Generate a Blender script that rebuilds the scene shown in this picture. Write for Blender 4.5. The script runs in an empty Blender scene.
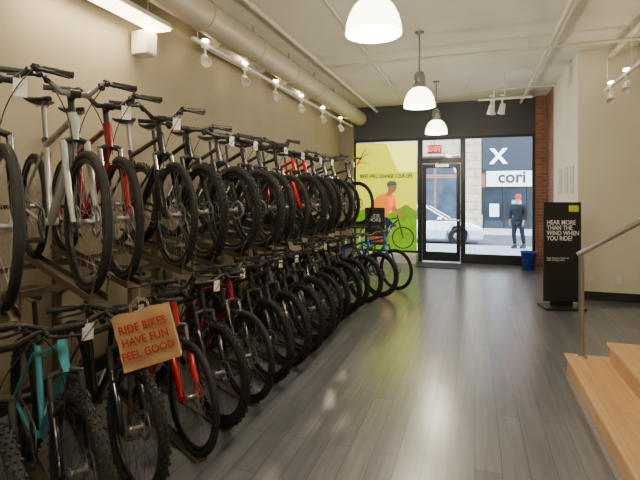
import bpy, math, random
from mathutils import Vector, Matrix
random.seed(7)
C = bpy.context.scene.collection
TH = math.atan(155/462.0)

# ------------------------------------------------------------ materials
def mat(name, col, rough=0.5, metal=0.0, noise=0.0, scale=20.0, emit=None, estr=0.0, bump=0.0, coat=0.0):
    m = bpy.data.materials.new(name); m.use_nodes = True
    nt = m.node_tree; b = nt.nodes['Principled BSDF']
    b.inputs['Roughness'].default_value = rough
    b.inputs['Metallic'].default_value = metal
    b.inputs['Base Color'].default_value = (*col, 1)
    if coat: b.inputs['Coat Weight'].default_value = coat
    if noise or bump:
        tc = nt.nodes.new('ShaderNodeTexCoord'); n = nt.nodes.new('ShaderNodeTexNoise')
        n.inputs['Scale'].default_value = scale; n.inputs['Detail'].default_value = 4
        nt.links.new(tc.outputs['Object'], n.inputs['Vector'])
        if noise:
            r = nt.nodes.new('ShaderNodeValToRGB')
            r.color_ramp.elements[0].position = 0.3; r.color_ramp.elements[1].position = 0.7
            r.color_ramp.elements[0].color = (*[c*(1-noise) for c in col], 1)
            r.color_ramp.elements[1].color = (*[min(1, c*(1+noise)) for c in col], 1)
            nt.links.new(n.outputs['Fac'], r.inputs['Fac']); nt.links.new(r.outputs['Color'], b.inputs['Base Color'])
        if bump:
            bp = nt.nodes.new('ShaderNodeBump'); bp.inputs['Strength'].default_value = bump
            bp.inputs['Distance'].default_value = 0.01
            nt.links.new(n.outputs['Fac'], bp.inputs['Height']); nt.links.new(bp.outputs['Normal'], b.inputs['Normal'])
    if emit:
        b.inputs['Emission Color'].default_value = (*emit, 1); b.inputs['Emission Strength'].default_value = estr
    return m

def brick_mat(name, c1, c2, mortar, bw, bh, ms, rough, rot=(0,0,0), noise=0.15, ns=(3,3,3), bias=0.0, bump=0.0, offset=0.5, coat=0.0):
    m = bpy.data.materials.new(name); m.use_nodes = True
    nt = m.node_tree; b = nt.nodes['Principled BSDF']; b.inputs['Roughness'].default_value = rough
    if coat: b.inputs['Coat Weight'].default_value = coat; b.inputs['Coat Roughness'].default_value = .22
    tc = nt.nodes.new('ShaderNodeTexCoord'); mp = nt.nodes.new('ShaderNodeMapping')
    mp.inputs['Rotation'].default_value = rot
    nt.links.new(tc.outputs['Object'], mp.inputs['Vector'])
    br = nt.nodes.new('ShaderNodeTexBrick'); nt.links.new(mp.outputs['Vector'], br.inputs['Vector'])
    br.inputs['Color1'].default_value = (*c1, 1); br.inputs['Color2'].default_value = (*c2, 1)
    br.inputs['Mortar'].default_value = (*mortar, 1); br.inputs['Scale'].default_value = 1
    br.inputs['Brick Width'].default_value = bw; br.inputs['Row Height'].default_value = bh
    br.inputs['Mortar Size'].default_value = ms; br.inputs['Bias'].default_value = bias; br.offset = offset
    n = nt.nodes.new('ShaderNodeTexNoise'); n.inputs['Scale'].default_value = 1.0; n.inputs['Detail'].default_value = 6
    mp2 = nt.nodes.new('ShaderNodeMapping'); mp2.inputs['Scale'].default_value = ns
    nt.links.new(mp.outputs['Vector'], mp2.inputs['Vector']); nt.links.new(mp2.outputs['Vector'], n.inputs['Vector'])
    mx = nt.nodes.new('ShaderNodeMixRGB'); mx.blend_type = 'OVERLAY'; mx.inputs['Fac'].default_value = noise
    nt.links.new(br.outputs['Color'], mx.inputs['Color1']); nt.links.new(n.outputs['Fac'], mx.inputs['Color2'])
    nt.links.new(mx.outputs['Color'], b.inputs['Base Color'])
    if bump:
        bp = nt.nodes.new('ShaderNodeBump'); bp.inputs['Strength'].default_value = bump; bp.inputs['Distance'].default_value = 0.005
        bp.invert = True
        nt.links.new(br.outputs['Fac'], bp.inputs['Height']); nt.links.new(bp.outputs['Normal'], b.inputs['Normal'])
    return m

def glass_mat(name, tint=(0.96, 0.98, 1.0)):
    m = bpy.data.materials.new(name); m.use_nodes = True
    nt = m.node_tree; nt.nodes.clear()
    o = nt.nodes.new('ShaderNodeOutputMaterial'); t = nt.nodes.new('ShaderNodeBsdfTransparent')
    g = nt.nodes.new('ShaderNodeBsdfGlossy'); g.inputs['Roughness'].default_value = 0.02
    t.inputs['Color'].default_value = (*tint, 1)
    f = nt.nodes.new('ShaderNodeFresnel'); f.inputs['IOR'].default_value = 1.25
    mx = nt.nodes.new('ShaderNodeMixShader')
    nt.links.new(f.outputs[0], mx.inputs[0]); nt.links.new(t.outputs[0], mx.inputs[1]); nt.links.new(g.outputs[0], mx.inputs[2])
    nt.links.new(mx.outputs[0], o.inputs[0]); return m

M = {}
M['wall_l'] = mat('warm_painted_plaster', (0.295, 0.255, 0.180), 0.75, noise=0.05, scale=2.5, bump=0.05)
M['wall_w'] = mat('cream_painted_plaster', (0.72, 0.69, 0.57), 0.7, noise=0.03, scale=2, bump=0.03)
M['ceil'] = mat('painted_ceiling', (0.72, 0.70, 0.60), 0.8, noise=0.07, scale=1.5, bump=0.1)
M['head'] = mat('dark_grey_paint', (0.05, 0.055, 0.062), 0.6, noise=0.05, scale=3)
M['floor'] = brick_mat('grey_vinyl_planks', (0.085, 0.092, 0.108), (0.135, 0.142, 0.158), (0.05, 0.05, 0.052), 1.2, 0.15, 0.003, 0.30, rot=(0, 0, math.pi/2), noise=0.65, ns=(1.5, 25, 1), bump=0.25, offset=0.37, coat=.55)
M['brick'] = brick_mat('red_brick', (0.30, 0.11, 0.06), (0.20, 0.075, 0.045), (0.22, 0.18, 0.15), 0.21, 0.07, 0.008, 0.85, rot=(math.pi/2, 0, 0), noise=0.3, bump=0.6)
M['brick_side'] = brick_mat('red_brick_side', (0.30, 0.11, 0.06), (0.20, 0.075, 0.045), (0.22, 0.18, 0.15), 0.21, 0.07, 0.008, 0.85, rot=(0, math.pi/2, math.pi/2), noise=0.3, bump=0.6)
M['frame_black'] = mat('black_aluminium', (0.015, 0.016, 0.018), 0.4, 0.3, noise=0.1, scale=10)
M['glass'] = glass_mat('window_glass')
M['base'] = mat('black_baseboard', (0.02, 0.02, 0.022), 0.5, noise=0.1)
M['pipe'] = mat('painted_pipe', (0.60, 0.57, 0.48), 0.5, noise=0.05, scale=6)
M['duct'] = mat('painted_duct', (0.46, 0.41, 0.31), 0.5, 0.1, noise=0.06, scale=4)
M['white'] = mat('white_enamel', (0.78, 0.77, 0.72), 0.4, noise=0.02)
M['chrome'] = mat('brushed_chrome', (0.40, 0.40, 0.41), 0.22, 1.0, noise=0.05, scale=40)
M['alu'] = mat('satin_aluminium', (0.38, 0.38, 0.39), 0.35, 0.9, noise=0.06, scale=40)
M['dark_alu'] = mat('dark_anodised_aluminium', (0.07, 0.07, 0.075), 0.3, 0.8, noise=0.06, scale=40)
M['steel'] = mat('galvanised_steel', (0.20, 0.165, 0.12), 0.42, 0.8, noise=0.15, scale=12)
M['rubber'] = mat('tyre_rubber', (0.011, 0.011, 0.012), 0.8, noise=0.2, scale=60, bump=0.2)
M['blackp'] = mat('black_plastic', (0.014, 0.014, 0.015), 0.45, noise=0.1, scale=30)
M['rim'] = mat('black_rim', (0.02, 0.02, 0.022), 0.35, 0.5, noise=0.1)
M['shade'] = mat('lit_acrylic_shade', (0.95, 0.9, 0.8), 0.4, noise=0.02, emit=(1.0, 0.86, 0.60), estr=11)
M['tube_on'] = mat('lit_lens', (0.95, 0.9, 0.8), 0.4, noise=0.02, emit=(1.0, 0.80, 0.50), estr=10)
M['bulb'] = mat('lit_bulb', (0.95, 0.9, 0.8), 0.4, noise=0.02, emit=(1.0, 0.80, 0.50), estr=60)
M['paper'] = mat('white_card', (0.75, 0.74, 0.71), 0.7, noise=0.03)
M['kraft'] = mat('kraft_paper', (0.42, 0.26, 0.12), 0.8, noise=0.12, scale=8, bump=0.2)
M['redink'] = mat('red_ink', (0.40, 0.015, 0.015), 0.7, noise=0.05)
M['saddle'] = mat('black_vinyl', (0.018, 0.017, 0.018), 0.5, noise=0.15, scale=40)
M['wood'] = brick_mat('maple_boards', (0.50, 0.28, 0.11), (0.56, 0.33, 0.14), (0.28, 0.16, 0.07), 1.4, 0.075, 0.0015, 0.35, rot=(0, 0, math.pi/2), noise=0.35, ns=(1, 18, 1))
M['woodr'] = mat('maple_riser', (0.40, 0.22, 0.09), 0.4, noise=0.15, scale=3)
M['ink_w'] = mat('white_print', (0.85, 0.85, 0.85), 0.6, noise=0.02)
M['ink_k'] = mat('black_print', (0.02, 0.02, 0.02), 0.6, noise=0.02)
def paint(name, col, rough=0.25, metal=0.2):
    return mat(name, col, rough, metal, noise=0.05, scale=15, coat=0.5)
P = dict(black=paint('black_paint', (0.012, 0.012, 0.014)), grey=paint('graphite_paint', (0.08, 0.08, 0.088)),
         silver=paint('silver_paint', (0.42, 0.42, 0.40)), red=paint('red_paint', (0.55, 0.008, 0.012)),
         maroon=paint('maroon_paint', (0.26, 0.006, 0.014)), teal=paint('teal_paint', (0.08, 0.46, 0.58)),
         blue=paint('blue_paint', (0.015, 0.08, 0.50)), white=paint('white_paint', (0.85, 0.85, 0.85), metal=0),
         green=paint('lime_paint', (0.20, 0.40, 0.06)), navy=paint('navy_paint', (0.02, 0.03, 0.08)))

# ------------------------------------------------------------ mesh builder
class MB:
    def __init__(s): s.v = []; s.f = []; s.m = []; s.s = []
    def add(s, vs, fs, mi=0, sm=False):
        o = len(s.v); s.v += [tuple(v) for v in vs]
        for f in fs: s.f.append([i+o for i in f]); s.m.append(mi); s.s.append(sm)
    def box(s, c, d, mi=0, rot=None):
        vs = []
        for x in (-.5, .5):
            for y in (-.5, .5):
                for z in (-.5, .5):
                    p = Vector((x*d[0], y*d[1], z*d[2]))
                    if rot: p = rot @ p
                    vs.append(p+Vector(c))
        s.add(vs, [(0, 1, 3, 2), (4, 6, 7, 5), (0, 4, 5, 1), (2, 3, 7, 6), (0, 2, 6, 4), (1, 5, 7, 3)], mi)
    def tube(s, pts, r, n=8, mi=0, caps=True, closed=False, flat=1.0):
        pts = [Vector(p) for p in pts]; N = len(pts)
        rs = r if isinstance(r, (list, tuple)) else [r]*N
        ref = None; rings = []
        for i, p in enumerate(pts):
            if closed: t = pts[(i+1) % N]-pts[i-1]
            else: t = pts[min(i+1, N-1)]-pts[max(i-1, 0)]
            t.normalize()
            if ref is None:
                a = Vector((0, 0, 1)) if abs(t.z) < .9 else Vector((0, 1, 0))
                ref = t.cross(a).normalized()
            else:
                ref = (ref - t*ref.dot(t)).normalized()
            b = t.cross(ref)
            rings.append([p+(ref*math.cos(2*math.pi*k/n)+b*flat*math.sin(2*math.pi*k/n))*rs[i] for k in range(n)])
        vs = [v for R in rings for v in R]; fs = []
        for i in range(N if closed else N-1):
            j = (i+1) % N
            for k in range(n):
                fs.append((i*n+k, i*n+(k+1) % n, j*n+(k+1) % n, j*n+k))
        s.add(vs, fs, mi, True)
        if caps and not closed:
            s.add(rings[0], [tuple(range(n))][::-1], mi); s.add(rings[-1], [tuple(range(n))], mi)
    def lathe(s, prof, c=(0, 0, 0), axis='Z', n=24, mi=0, closed=False, sm=True):
        vs = []; P_ = len(prof)
        for k in range(n):
            a = 2*math.pi*k/n; ca, sa = math.cos(a), math.sin(a)
            for r, h in prof:
                if axis == 'Z': p = (r*ca, r*sa, h)
                elif axis == 'Y': p = (r*ca, h, r*sa)
                else: p = (h, r*ca, r*sa)
                vs.append(Vector(p)+Vector(c))
        fs = []
        for k in range(n):
            k2 = (k+1) % n
            for i in range(P_ if closed else P_-1):
                j = (i+1) % P_
                fs.append((k*P_+i, k*P_+j, k2*P_+j, k2*P_+i))
        s.add(vs, fs, mi, sm)
    def prism(s, poly, y0, y1, mi=0, plane='XZ'):
        n = len(poly)
        def q(a, b, y): return (a, y, b) if plane == 'XZ' else (a, b, y) if plane == 'XY' else (y, a, b)
        vs = [q(a, b, y0) for a, b in poly]+[q(a, b, y1) for a, b in poly]
        fs = [tuple(range(n)), tuple(range(2*n-1, n-1, -1))]+[(i, (i+1) % n, (i+1) % n+n, i+n) for i in range(n)]
        s.add(vs, fs, mi)
    def obj(s, name, mats, parent=None, loc=None, bevel=0, fix=True):
        me = bpy.data.meshes.new(name); me.from_pydata(s.v, [], s.f)
        if not isinstance(mats, (list, tuple)): mats = [mats]
        for m_ in mats: me.materials.append(m_)
        me.polygons.foreach_set('material_index', s.m); me.polygons.foreach_set('use_smooth', s.s)
        if fix:
            import bmesh
            bm = bmesh.new(); bm.from_mesh(me); bmesh.ops.recalc_face_normals(bm, faces=bm.faces[:]); bm.to_mesh(me); bm.free()
        o = bpy.data.objects.new(name, me); C.objects.link(o)
        if parent: o.parent = parent
        if loc: o.location = loc
        if bevel:
            b = o.modifiers.new('bevel', 'BEVEL'); b.width = bevel; b.segments = 2; b.limit_method = 'ANGLE'
        return o

def empty(name, loc=(0, 0, 0)):
    o = bpy.data.objects.new(name, None); o.empty_display_size = 0.1; C.objects.link(o); o.location = loc; return o
def tag(o, label, cat, group=None, kind=None):
    o['label'] = label; o['category'] = cat
    if group: o['group'] = group
    if kind: o['kind'] = kind
    return o
def structure(o, label=None):
    o['kind'] = 'structure'
    if label: o['label'] = label
    return o
def text(body, size, material, name='lettering', parent=None, mtx=None, align='CENTER', extr=0.001, bold=0.0, sx=1.0):
    cu = bpy.data.curves.new(name, 'FONT'); cu.body = body; cu.size = size; cu.align_x = align; cu.align_y = 'CENTER'
    cu.extrude = extr; cu.offset = bold; cu.space_line = 0.85
    t = bpy.data.objects.new(name, cu); C.objects.link(t); bpy.context.view_layer.update()
    me = bpy.data.meshes.new_from_object(t.evaluated_get(bpy.context.evaluated_depsgraph_get()))
    bpy.data.objects.remove(t)
    me.materials.clear(); me.materials.append(material)
    me.transform(Matrix.Rotation(math.pi/2, 4, 'X') @ Matrix.Diagonal((sx, 1, 1, 1)))
    o = bpy.data.objects.new(name, me); C.objects.link(o)
    if parent: o.parent = parent
    if mtx is not None: o.matrix_local = mtx
    return o

# ------------------------------------------------------------ room shell
XL, XR, YF, YB, ZC = -3.25, 1.5, 11.4, -2.2, 3.8
def slab(name, lo, hi, m, label=None):
    b = MB(); c = [(lo[i]+hi[i])/2 for i in range(3)]; b.box(c, [hi[i]-lo[i] for i in range(3)]); o = b.obj(name, m); return structure(o, label)
slab('floor', (XL-.2, YB-.2, -.12), (4.6, YF+.1, 0), M['floor'], 'grey vinyl plank floor with satin sheen')
slab('ceiling', (XL-.2, YB-.2, ZC), (4.6, YF+.3, ZC+.15), M['ceil'], 'off-white painted plaster ceiling')
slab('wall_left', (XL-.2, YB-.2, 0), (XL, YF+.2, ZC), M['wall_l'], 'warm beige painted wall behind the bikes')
slab('wall_back', (XL, YB-.2, 0), (4.4, YB, ZC), M['wall_w'])
slab('wall_right', (4.4, YB-.2, 0), (4.6, 8.2, ZC), M['wall_w'])
slab('wall_alcove', (XR, 8.0, 0), (4.4, 8.2, ZC), M['wall_w'], 'cream painted wall')
slab('wall_entry', (XR, 8.2, 0), (XR+.2, 10.3, ZC), M['wall_w'], 'white painted wall near the entrance')
slab('wall_brick', (XR, 10.3, 0), (XR+.2, YF+.2, ZC), M['brick_side'], 'exposed red brick wall')
slab('wall_brick_pier', (1.28, YF-.15, 0), (XR, YF+.2, ZC-.0), M['brick'], 'exposed red brick pier')
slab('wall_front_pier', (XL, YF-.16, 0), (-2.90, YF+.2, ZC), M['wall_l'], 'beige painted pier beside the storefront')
slab('wall_header', (-2.90, YF-.05, 2.98), (1.28, YF+.15, ZC), M['head'], 'dark grey header above the storefront glazing')
slab('baseboard_alcove', (XR-.0, 7.98, 0), (4.4, 8.0, .13), M['base'])
slab('baseboard_entry', (XR-.02, 7.98, 0), (XR, 10.3, .13), M['base'])
slab('baseboard_left', (XL, YB, 0), (XL+.02, YF, .13), M['base'])

# storefront frames
def frame_window(name, x0, x1, z0, z1, bars=(), vb=(), kick=0.0, y=YF, t=.06, d=.10):
    b = MB()
    b.box((x0+t/2, y, (z0+z1)/2), (t, d, z1-z0)); b.box((x1-t/2, y, (z0+z1)/2), (t, d, z1-z0))
    b.box(((x0+x1)/2, y, z0+t/2), (x1-x0-2*t, d, t)); b.box(((x0+x1)/2, y, z1-t/2), (x1-x0-2*t, d, t))
    for z in bars: b.box(((x0+x1)/2, y, z), (x1-x0-2*t, d, t))
    for x in vb: b.box((x, y, (z0+z1)/2), (t, d*.9, z1-z0-2*t))
    if kick: b.box(((x0+x1)/2, y, z0+kick/2), (x1-x0-2*t, d*.8, kick))
    o = b.obj(name, M['frame_black']); structure(o)
    g = MB(); g.box(((x0+x1)/2, y, (z0+z1)/2), (x1-x0-.04, .008, z1-z0-.04)); go = g.obj('window_glass', M['glass'], parent=o); go['kind'] = 'structure'
    return o
frame_window('window_1', -2.90, -1.26, 0.0, 2.98, kick=.25)
frame_window('window_2', -.27, 1.28, 0.0, 2.98, kick=.22)
w3 = frame_window('window_3', -1.26, -.27, 2.42, 2.98)
# door
b = MB(); dx0, dx1 = -1.26, -.27
b.box((dx0+.025, YF, 1.21), (.05, .12, 2.42)); b.box((dx1-.025, YF, 1.21), (.05, .12, 2.42))
b.box(((dx0+dx1)/2, YF, 2.39), (.9, .12, .06))
a0, a1 = dx0+.055, dx1-.055
b.box((a0+.045, YF, 1.18), (.09, .05, 2.32)); b.box((a1-.045, YF, 1.18), (.09, .05, 2.32))
b.box(((a0+a1)/2, YF, .13), (a1-a0-.18, .05, .22)); b.box(((a0+a1)/2, YF, 2.29), (a1-a0-.18, .05, .10))
door = structure(b.obj('door_1', M['frame_black']), 'black aluminium framed glass entrance door')
b = MB(); b.box(((a0+a1)/2, YF, 1.24), (a1-a0-.18, .008, 2.0)); b.obj('door_glass', M['glass'], parent=door)
b = MB(); b.tube([(a0+.11, YF-.07, 1.0), (a1-.03, YF-.07, 1.0)], .016); b.box((a0+.11, YF-.045, 1.0), (.03, .05, .05)); b.box((a1-.04, YF-.045, 1.0), (.03, .05, .05))
b.obj('push_bar', M['alu'], parent=door)
b = MB(); b.box(((a0+a1)/2+.02, YF-.055, 2.30), (.3, .06, .07)); b.tube([((a0+a1)/2+.1, YF-.09, 2.33), ((a0+a1)/2-.1, YF-.16, 2.36)], .01)
b.obj('door_closer', M['alu'], parent=door)

# doormat
b = MB(); b.box((-.78, 10.75, .008), (.95, .75, .016)); b.box((-.78, 10.75, .012), (.85, .65, .018), 1)
tag(b.obj('doormat', [M['base'], mat('mat_pile', (.05, .055, .06), .95, noise=.3, scale=80, bump=.5)], bevel=.003), 'dark rubber doormat inside the entrance door', 'doormat')

# ------------------------------------------------------------ ceiling things
def pipe(pts, r, label, m=M['pipe'], name='ceiling_pipe', hang=None):
    b = MB(); b.tube(pts, r, 12)
    L = (Vector(pts[-1])-Vector(pts[0])).length
    k = max(2, int(L/2))
    d = (Vector(pts[-1])-Vector(pts[0]))
    for i in range(k+1):
        p = Vector(pts[0])+d*(i/k*.96+.02)
        b.tube([p-d.normalized()*.015, p+d.normalized()*.015], r*1.25, 12)
        if hang != 0: b.tube([p, (p.x, p.y, ZC)], .006, 6)
    return tag(b.obj(name, m), label, 'pipe')
# duct
b = MB(); b.tube([(-2.72, YB+.02, 3.5), (-2.72, YF-.18, 3.5)], .17, 24)
y = YB+.4
while y < YF-.3:
    b.tube([(-2.72, y-.012, 3.5), (-2.72, y+.012, 3.5)], .178, 24); b.box((-2.72, y, 3.725), (.02, .02, .13)); y += 1.2
tag(b.obj('air_duct', M['duct']), 'round beige painted air duct running under the ceiling', 'duct')
pipe([(-1.53, YB+.05, 3.70), (-1.53, YF-.1, 3.70)], .022, 'thin painted conduit fixed along the ceiling')
pipe([(-2.30, YB+.05, 3.66), (-2.30, YF-.1, 3.66)], .03, 'painted pipe beside the air duct')
pipe([(.98, YB+.05, 3.68), (.98, YF-.1, 3.68)], .03, 'white painted sprinkler pipe along the ceiling')
pipe([(-2.2, 6.9, 3.60), (3.6, 6.9, 3.60)], .022, 'thin cross pipe spanning the ceiling')
pipe([(-.2, 9.6, 3.66), (1.45, 9.6, 3.66)], .018, 'thin cross conduit near the storefront')
pipe([(1.9, 2.0, 3.65), (1.9, 7.9, 3.65)], .035, 'painted pipe over the raised area')
pipe([(2.25, 1.0, 3.50), (2.25, 7.95, 3.50)], .05, 'large painted pipe over the raised area')
# drop pipe
b = MB(); b.tube([(.35, 9.6, 3.8), (.35, 9.6, 3.2)], .015, 10); b.lathe([(0, 3.2), (.03, 3.2), (.03, 3.16), (0, 3.16)], (.35, 9.6, 0), n=12)
tag(b.obj('sprinkler_drop', M['white']), 'white sprinkler drop pipe hanging from the ceiling', 'pipe')

# track + spots
def spot_head(loc, aim, label, group, lit=True, size=1.0, white=True, power=0):
    e = tag(empty('track_spotlight', loc), label, 'spotlight', group)
    mm = M['white'] if white else M['blackp']
    b = MB(); b.tube([(0, 0, 0), (0, 0, -.09*size)], .012*size, 8); b.box((0, 0, -.005), (.04, .1, .03)); b.obj('mounting_stem', mm, e)
    d = Vector(aim).normalized(); q = Vector((0, 0, 1)).rotation_difference(d).to_matrix().to_4x4()
    b = MB(); b.lathe([(0, -.06), (.03, -.06), (.038, -.03), (.045, .06), (.05, .08), (.044, .08), (.04, .03), (0, .03)], n=18)
    h = b.obj('lamp_head', mm, e); h.matrix_local = Matrix.Translation((0, 0, -.12*size)) @ q @ Matrix.Scale(size, 4)
    b = MB(); b.lathe([(0, .088), (.03, .083), (.043, .06)], n=18); h2 = b.obj('bulb', M['bulb'] if lit else M['white'], e); h2.matrix_local = h.matrix_local.copy()
    if power:
        l = bpy.data.lights.new('spot', 'SPOT'); l.energy = power; l.color = (1, .80, .54); l.spot_size = 1.9; l.spot_blend = .8; l.shadow_soft_size = .04
        lo = bpy.data.objects.new('track_spot_light', l); C.objects.link(lo); lo.parent = e
        lo.matrix_local = Matrix.Translation(Vector((0, 0, -.12*size))+d*.13*size) @ Vector((0, 0, -1)).rotation_difference(d).to_matrix().to_4x4()
    return e
def track(x, y0, y1, z, label, m=M['white']):
    b = MB(); b.box((x, (y0+y1)/2, z), (.04, y1-y0, .035))
    for k in range(4):
        yy = y0+.1+(y1-y0-.2)*k/3; b.tube([(x, yy, z), (x, yy, ZC)], .005, 6)
    tag(b.obj('lighting_track', m), label, 'lighting track')
track(-2.9, 4.3, 11.15, 3.30, 'white lighting track hanging over the bike rack')
for i, yy in enumerate([4.55, 5.5, 6.5, 7.6, 8.8, 10.1]):
    spot_head((-2.9, yy, 3.28), (.75 if i % 2 else .9, -.95, -.85), 'white track spotlight aimed down at the bicycles', 'spotlights over the bike rack', power=42, size=1.2)
for i, yy in enumerate([.3, 2.0]):
    spot_head((-2.35, yy, 3.6), (.1, .1, -1), 'white spotlight aimed down at the bicycles', 'spotlights over the bike rack', power=42)
track(1.8, 4.2, 7.7, 3.12, 'white lighting track over the raised area')
for yy in [5.2, 5.9, 6.7, 7.4]:
    spot_head((1.8, yy, 3.10), (-.25, -.7, -.9), 'white track spotlight over the raised area', 'spotlights over the raised area', power=12, size=1.1)
b = MB(); b.box((.5, 8.85, 3.32), (.9, .04, .03)); b.tube([(.5, 8.85, 3.3), (.5, 8.85, ZC)], .008, 6)
tag(b.obj('lighting_track', M['white']), 'short white lighting track near the storefront', 'lighting track')
for xx in [.28, .46]:
    spot_head((xx, 8.85, 3.31), (-.2, .5, -1), 'white track spotlight near the storefront', 'spotlights near the storefront', lit=False, size=1.3)
# strip fixtures
def strip(x, y0, y1, z, on, label):
    e = tag(empty('strip_light', (x, (y0+y1)/2, z)), label, 'light fixture')
    L = y1-y0
    b = MB(); b.prism([(-.12, 0), (-.07, .07), (.07, .07), (.12, 0)], -L/2, L/2); b.tube([(0, -L/3, .06), (0, -L/3, ZC-z)], .006, 6); b.tube([(0, L/3, .06), (0, L/3, ZC-z)], .006, 6)
    b.obj('fixture_housing', M['white'], e)
    b = MB(); b.box((0, 0, -.012), (.2, L-.05, .022)); b.obj('fixture_lens', M['tube_on'] if on else M['white'], e)
    if on:
        l = bpy.data.lights.new('strip', 'AREA'); l.shape = 'RECTANGLE'; l.size = .18; l.size_y = L-.1; l.energy = 26; l.color = (1, .80, .54)
        lo = bpy.data.objects.new('strip_area_light', l); C.objects.link(lo); lo.parent = e; lo.location = (0, 0, -.035)
strip(-3.0, 2.5, 3.95, 3.27, True, 'lit fluorescent strip fixture hanging above the bicycles')
strip(-3.05, 7.0, 8.2, 3.42, False, 'white strip fixture beside the duct')
strip(-3.05, 4.9, 6.2, 3.42, False, 'white strip fixture beside the duct')
# speaker
e = tag(empty('wall_speaker', (XL+.11, 3.80, 3.10)), 'small beige box loudspeaker mounted high on the wall', 'speaker')
b = MB(); b.box((0.02, 0, 0), (.17, .17, .23)); b.obj('cabinet', M['pipe'], e, bevel=.01)
b = MB(); b.box((-.09, 0, 0), (.04, .06, .1)); b.obj('wall_bracket', M['pipe'], e)
b = MB(); b.box((.108, 0, 0), (.012, .15, .20)); b.obj('grille', M['pipe'], e, bevel=.004)

# pendants
def pendant(y, label):
    X, Z = -.71, 2.785
    e = tag(empty('pendant_lamp', (X, y, Z)), label, 'pendant lamp', 'industrial pendant lamps')
    b = MB(); b.lathe([(.205, 0), (.208, .01), (.203, .06), (.185, .13), (.15, .20), (.105, .245), (.075, .26), (.07, .255), (.1, .237), (.142, .195), (.178, .125), (.195, .06), (.199, .01)], n=36, closed=True)
    b.obj('shade', M['shade'], e)
    b = MB(); b.lathe([(.082, .25), (.086, .26), (.086, .30), (.07, .31), (.07, .33), (.078, .335), (.078, .40), (.07, .41), (.07, .44), (.05, .47), (.02, .48), (0, .48)], n=24); b.obj('lamp_cap', M['alu'], e)
    b = MB(); b.tube([(0, 0, .47), (0, 0, ZC-Z-.03)], .012, 8); b.lathe([(0, ZC-Z-.03), (.06, ZC-Z-.025), (.06, ZC-Z)], n=16); b.obj('stem', M['alu'], e)
    b = MB(); b.lathe([(0, .05), (.05, .06), (.065, .11), (.05, .17), (.03, .22), (.03, .25)], n=16); b.obj('bulb', M['shade'], e)
    l = bpy.data.lights.new('pendant', 'POINT'); l.energy = 78; l.color = (1, .89, .71); l.shadow_soft_size = .12
    lo = bpy.data.objects.new('pendant_point_light', l); C.objects.link(lo); lo.parent = e; lo.location = (0, 0, -.14)
for y in (.4, 3.36, 6.33, 9.18):  # first pendant is out of view, added to fill the near end with light
    pendant(y, 'industrial pendant lamp with glowing bell shade and silver cap')

# exit sign
e = tag(empty('exit_sign', (-.86, 10.6, 2.62)), 'illuminated red and white exit sign hanging near the door', 'exit sign')
b = MB(); b.box((0, 0, 0), (.30, .05, .19)); b.tube([(0, 0, .09), (0, 0, ZC-2.62)], .008, 6); b.obj('sign_case', M['blackp'], e, bevel=.005)
text('EXIT', .15, mat('red_glow', (.8, .02, .02), .5, noise=.02, emit=(1, .02, .01), estr=5), parent=e, mtx=Matrix.Translation((0, -.028, 0)), bold=.004)

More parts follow.
